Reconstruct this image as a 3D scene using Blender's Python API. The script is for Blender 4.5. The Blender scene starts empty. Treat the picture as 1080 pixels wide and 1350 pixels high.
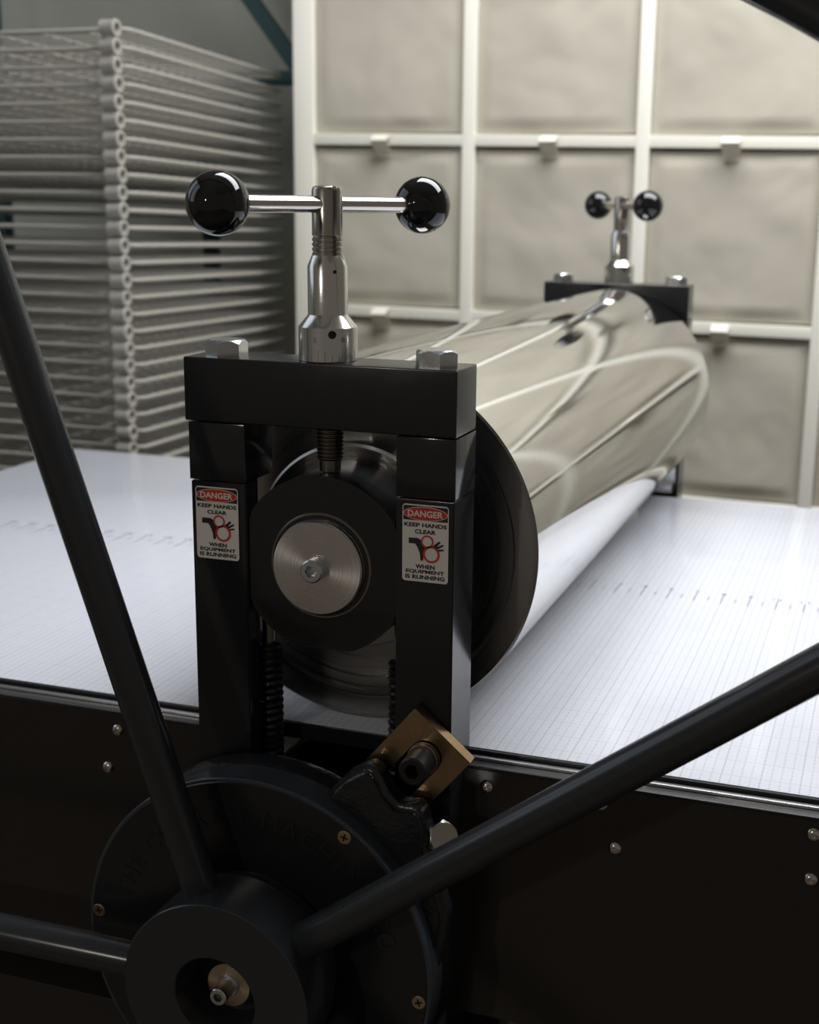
import bpy, bmesh, math, random
from mathutils import Vector, Matrix, noise

random.seed(7)
scn = bpy.context.scene
PI = math.pi

# ------------------------------------------------------------------ camera
cam_d = bpy.data.cameras.new('camera')
cam = bpy.data.objects.new('camera', cam_d)
scn.collection.objects.link(cam)
YAW, PIT, ROL = 0.330237, -0.232832, 0.011819
fw = Vector((-math.sin(YAW)*math.cos(PIT), math.cos(YAW)*math.cos(PIT), math.sin(PIT)))
rt = Vector((math.cos(YAW), math.sin(YAW), 0))
up = rt.cross(fw)
r2 = rt*math.cos(ROL) + up*math.sin(ROL)
u2 = r2.cross(fw)
M = Matrix((r2, u2, -fw)).transposed().to_4x4()
M.translation = Vector((0.34644, -0.778303, 0.367804))
cam.matrix_world = M
cam_d.sensor_fit = 'HORIZONTAL'
cam_d.sensor_width = 36.0
cam_d.lens = 1761.448*36/1080
cam_d.shift_x = (540-569.480)/1080
cam_d.shift_y = (682.630-675)/1080
cam_d.clip_start = 0.02
cam_d.dof.use_dof = True
cam_d.dof.focus_distance = 0.87
cam_d.dof.aperture_fstop = 11.0
scn.camera = cam

# ------------------------------------------------------------------ world, lights, exposure
scn.view_settings.view_transform = 'Standard'
scn.view_settings.look = 'None'
scn.view_settings.gamma = 1.0
scn.view_settings.exposure = 0.0
w = bpy.data.worlds.new('world'); scn.world = w
w.use_nodes = True
w.node_tree.nodes['Background'].inputs[0].default_value = (0.95, 0.84, 0.73, 1)
w.node_tree.nodes['Background'].inputs[1].default_value = 0.125

def area(name, loc, target, sx, sy, power, color):
    l = bpy.data.lights.new(name, 'AREA'); l.shape = 'RECTANGLE'
    l.size = sx; l.size_y = sy; l.energy = power; l.color = color
    o = bpy.data.objects.new(name, l); scn.collection.objects.link(o)
    o.location = loc
    o.rotation_euler = (Vector(target)-Vector(loc)).to_track_quat('-Z', 'Y').to_euler()
    return o
area('ceiling_light', (0.45, 0.88, 1.52), (0.42, 1.22, 0.0), 1.7, 0.9, 48, (0.95, 0.97, 1.0))
area('left_cool_fill', (-2.2, 0.0, 1.2), (-0.3, 0.7, 0.0), 2.0, 1.6, 9, (0.78, 0.87, 1.0))  # added broad, faint cool fill from the left; no window stands there
sp = bpy.data.lights.new('lamp_bulb', 'POINT'); sp.energy = 18; sp.shadow_soft_size = 0.035; sp.color = (1.0, 0.92, 0.82)
so = bpy.data.objects.new('lamp_bulb', sp); scn.collection.objects.link(so); so.location = (-0.67, -2.4, 0.82)

# ------------------------------------------------------------------ materials
def mat(name, color, rough=0.5, metal=0.0, spec=0.5, coat=0.0, coat_rough=0.05, sheen=0.0, aniso=0.0):
    m = bpy.data.materials.new(name); m.use_nodes = True
    b = m.node_tree.nodes['Principled BSDF']
    b.inputs['Base Color'].default_value = (*color, 1)
    b.inputs['Roughness'].default_value = rough
    b.inputs['Metallic'].default_value = metal
    b.inputs['Specular IOR Level'].default_value = spec
    b.inputs['Coat Weight'].default_value = coat
    b.inputs['Coat Roughness'].default_value = coat_rough
    b.inputs['Sheen Weight'].default_value = sheen
    b.inputs['Anisotropic'].default_value = aniso
    return m

def nt(m): return m.node_tree, m.node_tree.nodes['Principled BSDF']

def add_noise(m, scale=40, detail=4, bump=0.0, dist=0.001, vary=0.0, rvary=0.0, stretch=(1, 1, 1)):
    t, b = nt(m)
    tc = t.nodes.new('ShaderNodeTexCoord'); mp = t.nodes.new('ShaderNodeMapping')
    mp.inputs['Scale'].default_value = stretch
    n = t.nodes.new('ShaderNodeTexNoise'); n.inputs['Scale'].default_value = scale; n.inputs['Detail'].default_value = detail
    t.links.new(tc.outputs['Object'], mp.inputs[0]); t.links.new(mp.outputs[0], n.inputs['Vector'])
    if bump:
        bp = t.nodes.new('ShaderNodeBump'); bp.inputs['Strength'].default_value = bump; bp.inputs['Distance'].default_value = dist
        t.links.new(n.outputs['Fac'], bp.inputs['Height']); t.links.new(bp.outputs[0], b.inputs['Normal'])
    if vary:
        c = b.inputs['Base Color'].default_value[:3]
        mx = t.nodes.new('ShaderNodeMix'); mx.data_type = 'RGBA'
        mx.inputs[6].default_value = (*[v*(1-vary) for v in c], 1); mx.inputs[7].default_value = (*[min(1, v*(1+vary)) for v in c], 1)
        t.links.new(n.outputs['Fac'], mx.inputs[0]); t.links.new(mx.outputs[2], b.inputs['Base Color'])
    if rvary:
        r = b.inputs['Roughness'].default_value
        mr = t.nodes.new('ShaderNodeMapRange'); mr.inputs[3].default_value = max(0.02, r-rvary); mr.inputs[4].default_value = r+rvary
        t.links.new(n.outputs['Fac'], mr.inputs[0]); t.links.new(mr.outputs[0], b.inputs['Roughness'])
    return m

m_black = add_noise(mat('black_paint', (0.015, 0.016, 0.017), 0.22, 0, 0.45), 120, 3, 0.05, 0.0004, rvary=0.05)
m_gloss = add_noise(mat('black_gloss_paint', (0.015, 0.016, 0.018), 0.13, 0, 0.5), 120, 3, 0.02, 0.0002, rvary=0.03)
m_ledge = add_noise(mat('worn_grey_metal', (0.10, 0.10, 0.105), 0.30, 0.6), 200, 4, 0.1, 0.0004, rvary=0.1, stretch=(0.1, 1, 1))
m_panel = add_noise(mat('black_panel_paint', (0.024, 0.021, 0.018), 0.22, 0, 0.45), 60, 3, 0.04, 0.0004, rvary=0.04)
m_wheel = add_noise(mat('blue_black_enamel', (0.027, 0.030, 0.035), 0.22, 0, 0.5), 90, 3, 0.03, 0.0003, rvary=0.05)
m_cast = add_noise(mat('toplit_casting_enamel', (0.044, 0.056, 0.070), 0.24, 0, 0.5), 30, 3, 0.05, 0.001, rvary=0.08)  # base colour lifted and blued in place of cool light from above
m_rough_cast = add_noise(mat('lumpy_casting_enamel', (0.016, 0.018, 0.021), 0.20, 0, 0.5), 320, 3, 0.6, 0.0009)
m_steel = add_noise(mat('turned_steel', (0.74, 0.73, 0.71), 0.18, 1.0), 300, 2, 0.08, 0.0002, rvary=0.06, stretch=(0.05, 0.05, 3))
m_spin = add_noise(mat('dark_turned_steel', (0.46, 0.43, 0.39), 0.22, 1.0), 300, 2, 0.1, 0.0002, rvary=0.06, stretch=(0.05, 0.05, 3))
m_thread = mat('oily_thread_steel', (0.20, 0.18, 0.155), 0.34, 1.0)
m_zinc = add_noise(mat('zinc_plated_bolt', (0.60, 0.62, 0.63), 0.24, 1.0), 200, 3, 0.06, 0.0003, rvary=0.1)
m_stain = mat('polished_stainless', (0.66, 0.62, 0.58), 0.15, 1.0)
m_darkbolt = mat('black_oxide_bolt', (0.03, 0.03, 0.032), 0.30, 0.6)
m_knob = mat('black_phenolic', (0.006, 0.006, 0.007), 0.045, 0, 0.6)
m_brass = add_noise(mat('yellow_chromate_steel', (0.40, 0.29, 0.165), 0.26, 1.0), 60, 4, 0.06, 0.0005, vary=0.25, rvary=0.08)
m_screw = mat('brass_screw', (0.52, 0.38, 0.22), 0.30, 0.9)
m_dark = mat('dark_recess', (0.004, 0.004, 0.004), 0.6)
m_rubber = mat('black_rubber_edge', (0.010, 0.011, 0.016), 0.35)
m_alu = add_noise(mat('brushed_aluminium', (0.74, 0.75, 0.77), 0.28, 1.0), 300, 2, 0.08, 0.0003, rvary=0.05, stretch=(0.02, 1, 1))
m_white = add_noise(mat('cream_laminate', (0.78, 0.75, 0.66), 0.5, 0, 0.4), 30, 2, 0.02, 0.0005)
m_wire = add_noise(mat('grey_powder_coat', (0.37, 0.35, 0.305), 0.5, 0, 0.35), 50, 2, 0.03, 0.0003)
m_teal = add_noise(mat('teal_enamel', (0.005, 0.052, 0.054), 0.4), 40, 2, 0.03, 0.0004)
m_wall = add_noise(mat('grey_wall_paint', (0.42, 0.42, 0.365), 0.85), 25, 4, 0.05, 0.001, vary=0.04)
m_floor = add_noise(mat('brown_floor', (0.16, 0.125, 0.095), 0.5), 8, 6, 0.05, 0.001, vary=0.3, stretch=(1, 6, 1))
m_ceil = mat('ceiling_paint', (0.5, 0.49, 0.46), 0.9)
m_tab = mat('cream_tab', (0.72, 0.67, 0.58), 0.7)

# polished roller: fine turning lines around the axis
m_roller = mat('polished_roller_steel', (0.76, 0.755, 0.735), 0.055, 1.0)
t, b = nt(m_roller)
tc = t.nodes.new('ShaderNodeTexCoord'); mp = t.nodes.new('ShaderNodeMapping'); mp.inputs['Scale'].default_value = (0.4, 60, 0.4)
n = t.nodes.new('ShaderNodeTexNoise'); n.inputs['Scale'].default_value = 14; n.inputs['Detail'].default_value = 3
bp = t.nodes.new('ShaderNodeBump'); bp.inputs['Strength'].default_value = 0.03; bp.inputs['Distance'].default_value = 0.0003
t.links.new(tc.outputs['Object'], mp.inputs[0]); t.links.new(mp.outputs[0], n.inputs['Vector'])
t.links.new(n.outputs['Fac'], bp.inputs['Height']); t.links.new(bp.outputs[0], b.inputs['Normal'])

# lathe-faced metal: concentric rings about object Y axis
def ring_mat(name, color, rough, scale=900, strength=0.02, an=0.8):
    m = mat(name, color, rough, 1.0, aniso=an)
    t, b = nt(m)
    tg = t.nodes.new('ShaderNodeTangent'); tg.direction_type = 'RADIAL'; tg.axis = 'Y'
    t.links.new(tg.outputs[0], b.inputs['Tangent'])
    tc = t.nodes.new('ShaderNodeTexCoord'); mp = t.nodes.new('ShaderNodeMapping'); mp.inputs['Scale'].default_value = (1, 0, 1)
    ln = t.nodes.new('ShaderNodeVectorMath'); ln.operation = 'LENGTH'
    n = t.nodes.new('ShaderNodeTexNoise'); n.noise_dimensions = '1D'; n.inputs['Scale'].default_value = scale; n.inputs['Detail'].default_value = 3
    bp = t.nodes.new('ShaderNodeBump'); bp.inputs['Strength'].default_value = strength; bp.inputs['Distance'].default_value = 0.0005
    mr = t.nodes.new('ShaderNodeMapRange'); mr.inputs[3].default_value = rough-0.06; mr.inputs[4].default_value = rough+0.1
    t.links.new(tc.outputs['Object'], mp.inputs[0]); t.links.new(mp.outputs[0], ln.inputs[0])
    t.links.new(ln.outputs['Value'], n.inputs['W']); t.links.new(n.outputs['Fac'], bp.inputs['Height'])
    t.links.new(bp.outputs[0], b.inputs['Normal']); t.links.new(n.outputs['Fac'], mr.inputs[0]); t.links.new(mr.outputs[0], b.inputs['Roughness'])
    return m
m_disc = ring_mat('lathe_faced_aluminium', (0.66, 0.63, 0.60), 0.26)
m_rollend = ring_mat('lathe_faced_dark_steel', (0.30, 0.29, 0.28), 0.27, 260, 0.004, 0.4)
m_washer = ring_mat('lathe_faced_washer', (0.62, 0.50, 0.36), 0.28)

# woven fabric for the bins
m_fabric = mat('beige_fabric', (0.43, 0.40, 0.335), 0.9, 0, 0.2, sheen=0.2)
t, b = nt(m_fabric)
tc = t.nodes.new('ShaderNodeTexCoord')
n1 = t.nodes.new('ShaderNodeTexNoise'); n1.inputs['Scale'].default_value = 700; n1.inputs['Detail'].default_value = 2
n2 = t.nodes.new('ShaderNodeTexNoise'); n2.inputs['Scale'].default_value = 7; n2.inputs['Detail'].default_value = 5
mx = t.nodes.new('ShaderNodeMix'); mx.data_type = 'RGBA'
mx.inputs[6].default_value = (0.43, 0.395, 0.32, 1); mx.inputs[7].default_value = (0.465, 0.43, 0.355, 1)
ad = t.nodes.new('ShaderNodeMath'); ad.operation = 'MULTIPLY_ADD'; ad.inputs[1].default_value = 0.12
bp = t.nodes.new('ShaderNodeBump'); bp.inputs['Strength'].default_value = 0.25; bp.inputs['Distance'].default_value = 0.004
for q in (n1, n2): t.links.new(tc.outputs['Object'], q.inputs['Vector'])
t.links.new(n1.outputs['Fac'], ad.inputs[0]); t.links.new(n2.outputs['Fac'], ad.inputs[2])
t.links.new(n2.outputs['Fac'], mx.inputs[0]); t.links.new(mx.outputs[2], b.inputs['Base Color'])
t.links.new(ad.outputs[0], bp.inputs['Height']); t.links.new(bp.outputs[0], b.inputs['Normal'])

# printed inch grid of the press bed (world metres; object origin carried by BED_O)
INCH = 0.0254
BED_O = Vector((0.009, 0.4710, 0))     # a crossing of inch lines
m_bed = mat('glossy_grid_sheet', (0.80, 0.81, 0.86), 0.10, 0, 0.5)
t, b = nt(m_bed)
def mth(op, a, bb=None, c=None):
    nd = t.nodes.new('ShaderNodeMath'); nd.operation = op
    for i, v in enumerate((a, bb, c)):
        if v is None: continue
        if isinstance(v, (int, float)): nd.inputs[i].default_value = v
        else: t.links.new(v, nd.inputs[i])
    return nd.outputs[0]
tc = t.nodes.new('ShaderNodeTexCoord'); sx = t.nodes.new('ShaderNodeSeparateXYZ')
t.links.new(tc.outputs['Object'], sx.inputs[0])
X, Y = sx.outputs[0], sx.outputs[1]
def line(v, per, half):          # 1 on a line every `per`
    return mth('LESS_THAN', mth('ABSOLUTE', mth('SUBTRACT', mth('FRACT', mth('ADD', mth('DIVIDE', v, per), 0.5)), 0.5)), half/per)
def dash(v, per, duty):
    return mth('LESS_THAN', mth('ABSOLUTE', mth('SUBTRACT', mth('FRACT', mth('ADD', mth('DIVIDE', v, per), 0.5)), 0.5)), duty/2)
maj = mth('MAXIMUM', line(X, INCH, 0.00028), mth('MULTIPLY', line(Y, INCH, 0.00026), 0.7))
mid = mth('MAXIMUM', mth('MULTIPLY', line(X, INCH/4, 0.00028), dash(Y, INCH/8, 0.55)), mth('MULTIPLY', line(Y, INCH/4, 0.00026), dash(X, INCH/4, 0.35)))
fine = mth('MAXIMUM', mth('MULTIPLY', line(X, INCH/8, 0.0002), dash(Y, INCH/8, 0.35)), mth('MULTIPLY', line(Y, INCH/8, 0.0002), dash(X, INCH/4, 0.25)))
g = mth('MAXIMUM', mth('MULTIPLY', maj, 0.42), mth('MAXIMUM', mth('MULTIPLY', mid, 0.42), mth('MULTIPLY', fine, 0.15)))
mx = t.nodes.new('ShaderNodeMix'); mx.data_type = 'RGBA'
mx.inputs[6].default_value = (0.75, 0.765, 0.83, 1); mx.inputs[7].default_value = (0.17, 0.18, 0.32, 1)
t.links.new(g, mx.inputs[0]); t.links.new(mx.outputs[2], b.inputs['Base Color'])

m_ink = mat('grey_blue_ink', (0.22, 0.22, 0.30), 0.3)
m_dwhite = mat('decal_white', (0.80, 0.78, 0.74), 0.45)
m_dblack = mat('decal_black', (0.012, 0.012, 0.012), 0.45)
m_dred = mat('decal_red', (0.62, 0.03, 0.015), 0.45)

# ------------------------------------------------------------------ helpers
def thing(name, label, cat, loc=(0, 0, 0), group=None):
    o = bpy.data.objects.new(name, None); scn.collection.objects.link(o)
    o.empty_display_size = 0.05
    o.location = loc; o['label'] = label; o['category'] = cat
    if group: o['group'] = group
    return o

def wloc(o):
    v = Vector((0, 0, 0))
    while o is not None:
        v += Vector(o.location); o = o.parent
    return v

def obj(name, bm, mats, parent=None, origin=None, smooth=0.6, label=None):
    """link a bmesh written in world coordinates as one mesh object"""
    if not isinstance(mats, (list, tuple)): mats = [mats]
    bmesh.ops.recalc_face_normals(bm, faces=bm.faces) if smooth is not None else None
    if origin is None:
        co = [v.co for v in bm.verts]
        origin = Vector([(min(c[i] for c in co)+max(c[i] for c in co))/2 for i in range(3)])
    origin = Vector(origin)
    bmesh.ops.translate(bm, verts=bm.verts, vec=-origin)
    me = bpy.data.meshes.new(name); bm.to_mesh(me); bm.free()
    for m in mats: me.materials.append(m)
    if smooth:
        for p in me.polygons: p.use_smooth = True
        me.set_sharp_from_angle(angle=smooth)
    o = bpy.data.objects.new(name, me); scn.collection.objects.link(o)
    if parent is not None:
        o.parent = parent; o.location = origin - wloc(parent)
    else:
        o.location = origin
    if label: o['label'] = label
    return o

def add_box(bm, x0, x1, y0, y1, z0, z1, bevel=0.0, seg=2, mi=0):
    vs = [bm.verts.new((x, y, z)) for z in (z0, z1) for x, y in ((x0, y0), (x1, y0), (x1, y1), (x0, y1))]
    fs = [(0, 3, 2, 1), (4, 5, 6, 7), (0, 1, 5, 4), (1, 2, 6, 5), (2, 3, 7, 6), (3, 0, 4, 7)]
    faces = [bm.faces.new([vs[i] for i in f]) for f in fs]
    for f in faces: f.material_index = mi
    if bevel:
        ed = list({e for f in faces for e in f.edges})
        bmesh.ops.bevel(bm, geom=ed, offset=bevel, segments=seg, profile=0.6, affect='EDGES', material=-1)

def box(*a, **k):
    bm = bmesh.new(); add_box(bm, *a, **k); return bm

def frame_from(axis):
    a = Vector(axis).normalized()
    h = Vector((0, 0, 1)) if abs(a.z) < 0.9 else Vector((1, 0, 0))
    u = a.cross(h).normalized(); v = a.cross(u)
    return a, u, v

def add_lathe(bm, base, axis, prof, n=48, mi=0, cap0=True, cap1=True):
    """prof: list of (distance along axis, radius)"""
    a, u, v = frame_from(axis); base = Vector(base)
    rings = []
    for d, r in prof:
        if r < 1e-6:
            rings.append([bm.verts.new(base+a*d)])
        else:
            rings.append([bm.verts.new(base+a*d+(u*math.cos(2*PI*i/n)+v*math.sin(2*PI*i/n))*r) for i in range(n)])
    fs = []
    for A, B in zip(rings, rings[1:]):
        for i in range(n):
            j = (i+1) % n
            if len(A) == 1 and len(B) == 1: continue
            if len(A) == 1: f = (A[0], B[j], B[i])
            elif len(B) == 1: f = (A[i], A[j], B[0])
            else: f = (A[i], A[j], B[j], B[i])
            fs.append(bm.faces.new(f))
    if cap0 and len(rings[0]) > 1: fs.append(bm.faces.new(rings[0][::-1]))
    if cap1 and len(rings[-1]) > 1: fs.append(bm.faces.new(rings[-1]))
    for f in fs: f.material_index = mi
    return fs

def lathe(*a, **k):
    bm = bmesh.new(); add_lathe(bm, *a, **k); return bm

def add_tube(bm, pts, r, n=8, closed=False, mi=0):
    pts = [Vector(p) for p in pts]; rings = []
    N = len(pts); prev = None
    for i, p in enumerate(pts):
        if closed: d = pts[(i+1) % N]-pts[i-1]
        else: d = pts[min(i+1, N-1)]-pts[max(i-1, 0)]
        d.normalize()
        if prev is None: _, u, v = frame_from(d)
        else:
            u = (prev - d*prev.dot(d)).normalized(); v = d.cross(u)
        prev = u
        rings.append([bm.verts.new(p+(u*math.cos(2*PI*k/n)+v*math.sin(2*PI*k/n))*r) for k in range(n)])
    rng = range(N if closed else N-1)
    for i in rng:
        A, B = rings[i], rings[(i+1) % N]
        if closed and i == N-1:
            best = min(range(n), key=lambda s: (A[0].co-B[s].co).length); B = B[best:]+B[:best]
        for k in range(n):
            f = bm.faces.new((A[k], A[(k+1) % n], B[(k+1) % n], B[k])); f.material_index = mi
    if not closed:
        bm.faces.new(rings[0][::-1]).material_index = mi; bm.faces.new(rings[-1]).material_index = mi

def tube(*a, **k):
    bm = bmesh.new(); add_tube(bm, *a, **k); return bm

def add_prism(bm, pts, y0, y1, bevel=0.0, mi=0, seg=2):
    """polygon in XZ extruded along Y"""
    A = [bm.verts.new((x, y0, z)) for x, z in pts]; B = [bm.verts.new((x, y1, z)) for x, z in pts]
    f0 = bm.faces.new(A); f1 = bm.faces.new(B[::-1]); fs = [f0, f1]
    n = len(pts)
    for i in range(n): fs.append(bm.faces.new((A[i], B[i], B[(i+1) % n], A[(i+1) % n])))
    for f in fs: f.material_index = mi
    if bevel:
        ed = list(f0.edges)+list(f1.edges)
        bmesh.ops.bevel(bm, geom=ed, offset=bevel, segments=seg, profile=0.5, affect='EDGES', material=-1)
    return fs

def prism(*a, **k):
    bm = bmesh.new(); add_prism(bm, *a, **k); return bm

def add_hex_head(bm, c, axis, R, h, n_ch=1, mi=0, spin=0.0):
    """hex bolt head with a chamfered round crown"""
    a, u, v = frame_from(axis); c = Vector(c)
    def hexpt(i, r): 
        an = spin+i*PI/3; return (u*math.cos(an)+v*math.sin(an))*r
    def hexdist(an, r):
        k = ((an-spin) % (PI/3))-PI/6
        return r*math.cos(PI/6)/math.cos(k)
    N = 36; rings = []
    rings.append([(0, hexdist(2*PI*i/N+spin, R)) for i in range(N)])
    rings.append([(h-0.14*R*max(0, hexdist(2*PI*i/N+spin, 1)-0.866)/0.134-0.03*R, hexdist(2*PI*i/N+spin, R)) for i in range(N)])
    rings.append([(h, R*0.83) for i in range(N)])
    rv = [[bm.verts.new(c+a*d+(u*math.cos(2*PI*i/N+spin)+v*math.sin(2*PI*i/N+spin))*r) for i, (d, r) in enumerate(rg)] for rg in rings]
    for A, B in zip(rv, rv[1:]):
        for i in range(N): bm.faces.new((A[i], A[(i+1) % N], B[(i+1) % N], B[i])).material_index = mi
    bm.faces.new(rv[0][::-1]).material_index = mi; bm.faces.new(rv[-1]).material_index = mi

def socket_bolt(name, c, axis, R, h, m, parent, dark=m_dark, label=None, hexr=0.52):
    """socket head cap screw: knurled-ish cylinder with hexagonal recess"""
    bm = bmesh.new()
    a, u, v = frame_from(axis); c = Vector(c); N = 36
    def ring(d, rf): return [bm.verts.new(c+a*d+(u*math.cos(2*PI*i/N)+v*math.sin(2*PI*i/N))*rf(2*PI*i/N)) for i in range(N)]
    hx = lambda s: (lambda an: s*R*hexr*math.cos(PI/6)/math.cos((an % (PI/3))-PI/6))
    R0 = ring(0, lambda an: R); R1 = ring(h-0.12*R, lambda an: R); R2 = ring(h, lambda an: R*0.88)
    R3 = ring(h, hx(1.06)); R4 = ring(h-0.08*R, hx(1.0)); R5 = ring(h-0.6*h, hx(1.0))
    seq = [R0, R1, R2, R3, R4, R5]
    for k, (A, B) in enumerate(zip(seq, seq[1:])):
        for i in range(N): bm.faces.new((A[i], A[(i+1) % N], B[(i+1) % N], B[i]))
    bm.faces.new(R0[::-1]); bm.faces.new(R5)
    return obj(name, bm, [m], parent, origin=c, label=label)

def add_sphere(bm, c, r, mi=0, u=32, v=20):
    mtx = Matrix.Translation(c)
    res = bmesh.ops.create_uvsphere(bm, u_segments=u, v_segments=v, radius=r, matrix=mtx)
    for f in {f for vv in res['verts'] for f in vv.link_faces}: f.material_index = mi

_txt = {}
def text_geo(s, bold=0.0, res=3):
    key = (s, bold)
    if key in _txt: return _txt[key]
    cu = bpy.data.curves.new('t', 'FONT'); cu.body = s; cu.size = 1.0; cu.offset = bold; cu.resolution_u = res
    cu.align_x = 'LEFT'; cu.fill_mode = 'BOTH'
    o = bpy.data.objects.new('t', cu); scn.collection.objects.link(o)
    dg = bpy.context.evaluated_depsgraph_get(); dg.update()
    me = bpy.data.meshes.new_from_object(o.evaluated_get(dg))
    vs = [v.co.copy() for v in me.vertices]; fs = [tuple(p.vertices) for p in me.polygons]
    bpy.data.objects.remove(o); bpy.data.curves.remove(cu); bpy.data.meshes.remove(me)
    x0 = min(v.x for v in vs); x1 = max(v.x for v in vs); y0 = min(v.y for v in vs); y1 = max(v.y for v in vs)
    vs = [((v.x-x0)/(x1-x0), (v.y-y0)/(y1-y0)) for v in vs]       # unit box
    _txt[key] = (vs, fs, (x1-x0)/(y1-y0)); return _txt[key]

def add_text(bm, s, fn, bold=0.02, mi=0, thick=None):
    """fn maps unit-box coords (u,v[,k]) to world"""
    vs, fs, asp = text_geo(s, bold)
    A = [bm.verts.new(fn(u, v)) for u, v in vs]
    for f in fs:
        try: bm.faces.new([A[i] for i in f]).material_index = mi
        except ValueError: pass
    return asp

# ------------------------------------------------------------------ the room
FLOOR = -0.90
def struct(name, bm, m):
    o = obj(name, bm, m); o['kind'] = 'structure'; return o
struct('floor', box(-2.6, 2.6, -2.8, 2.05, FLOOR-0.05, FLOOR), m_floor)
struct('wall_back', box(-2.6, 2.6, 1.95, 2.05, FLOOR, 2.3), m_wall)
struct('wall_left', box(-2.7, -2.6, -2.8, 2.05, FLOOR, 2.3), m_wall)
struct('ceiling', box(-2.7, 2.7, -2.8, 2.05, 2.3, 2.35), m_ceil)

# ------------------------------------------------------------------ cube shelving and its fabric bins
SY = 1.50; PX = 0.3025; PZ = 0.3010
XD = [-0.6785+0.3025*i for i in range(7)]; XD = [-0.6865] + [-0.3765+0.3022*i for i in range(0, 6)]
Z0 = 0.4690
ROWS = [Z0+PZ*k for k in (-4, -3, -2, -1, 0, 1, 2)]
TILT = 0.010
def tz(x): return -TILT*(x+0.2)
shelf = thing('cube_shelving_unit', 'tall cream cube shelving unit standing behind the press, filled with beige fabric bins', 'shelving', (0.25, SY+0.19, FLOOR))
ztop, zbot = ROWS[-1]+0.01, FLOOR
obj('side_panel', box(XD[0]-0.019, XD[0]+0.019, SY, SY+0.38, zbot, ztop, 0.001), m_white, shelf)
obj('side_panel', box(XD[-1]-0.019, XD[-1]+0.019, SY, SY+0.38, zbot, ztop, 0.001), m_white, shelf)
for x in XD[1:-1]:
    obj('divider', box(x-0.0112, x+0.0112, SY, SY+0.38, ROWS[0], ztop-0.004, 0.001), m_white, shelf)
for z in ROWS:
    bm = bmesh.new()
    add_box(bm, XD[0]+0.019, XD[-1]-0.019, SY+0.0008, SY+0.379, z-0.0098, z+0.0098, 0.001)
    for v in bm.verts: v.co.z += tz(v.co.x)
    obj('shelf_board', bm, m_white, shelf)
obj('plinth', box(XD[0]+0.019, XD[-1]-0.019, SY+0.02, SY+0.36, FLOOR, ROWS[0]-0.012), m_white, shelf)
obj('back_panel', box(XD[0], XD[-1], SY+0.38, SY+0.386, FLOOR, ztop), m_white, shelf)

def make_bin(x0, x1, z0, z1, seed, label):
    b0 = thing('fabric_bin', label, 'storage bin', ((x0+x1)/2, SY+0.02, z0), 'beige fabric bins in the cube shelving')
    bm = bmesh.new(); N = 36
    yf = SY+0.008
    grid = {}
    for i in range(N+1):
        for j in range(N+1):
            u, v = i/N, j/N
            x = x0+(x1-x0)*u; z = z0+(z1-z0)*v
            p = Vector((u*2.2+seed*3.1, v*2.2, seed*1.7))
            edge = min(u, 1-u, v, 1-v)*12; edge = min(1, edge)
            d = noise.noise(p)*0.0075 + 0.0035*abs(noise.noise(p*2.3)) + 0.0035*math.sin((u*0.7+v)*9+seed*2+2*noise.noise(p*0.8))*noise.noise(p+Vector((5, 2, 1)))
            sag = -0.0045*(1-v)**2*math.sin(PI*u)
            top = 0.004*math.sin(PI*u)*v**8
            grid[i, j] = bm.verts.new((x, yf-d*0.6*edge+sag*edge+ (1-edge)*0.004, z-top))
    for i in range(N):
        for j in range(N): bm.faces.new((grid[i, j], grid[i+1, j], grid[i+1, j+1], grid[i, j+1]))
    # sides, bottom and open top rim of the box
    bk = SY+0.34
    def strip(idx):
        A = [grid[k] for k in idx]; B = [bm.verts.new((v.co.x, bk, v.co.z)) for v in A]
        for a in range(len(A)-1): bm.faces.new((A[a], A[a+1], B[a+1], B[a]))
    strip([(0, j) for j in range(N+1)]); strip([(N, j) for j in range(N+1)])
    strip([(i, 0) for i in range(N+1)])
    bm.faces.new([bm.verts.new(c) for c in ((x0, bk, z0), (x1, bk, z0), (x1, bk, z1), (x0, bk, z1))])
    add_box(bm, x0+0.003, x1-0.003, SY+0.010, SY+0.014, z1-0.02, z1-0.0015)
    # stitched top hem
    obj('box_body', bm, m_fabric, b0, smooth=1.0)
    # pull tab folded up over the board above
    xc = (x0+x1)/2-0.005; zt = z1
    bm = bmesh.new()
    prof = [(SY+0.004, zt-0.010), (SY-0.006, zt-0.004), (SY-0.022, zt+0.004), (SY-0.027, zt+0.010), (SY-0.022, zt+0.016), (SY-0.004, zt+0.021)]
    wd = 0.0145
    back = [(y+0.0016, z-0.0018) for y, z in prof]
    L = [bm.verts.new((xc-wd, y, z)) for y, z in prof+back[::-1]]; R = [bm.verts.new((xc+wd, y, z)) for y, z in prof+back[::-1]]
    n = len(L)
    for i in range(n): bm.faces.new((L[i], L[(i+1) % n], R[(i+1) % n], R[i]))
    for i in range(len(prof)-1):
        bm.faces.new((L[i+1], L[i], L[n-1-i], L[n-2-i])); bm.faces.new((R[i], R[i+1], R[n-2-i], R[n-1-i]))
    obj('pull_tab', bm, m_tab, b0)
    return b0

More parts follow.
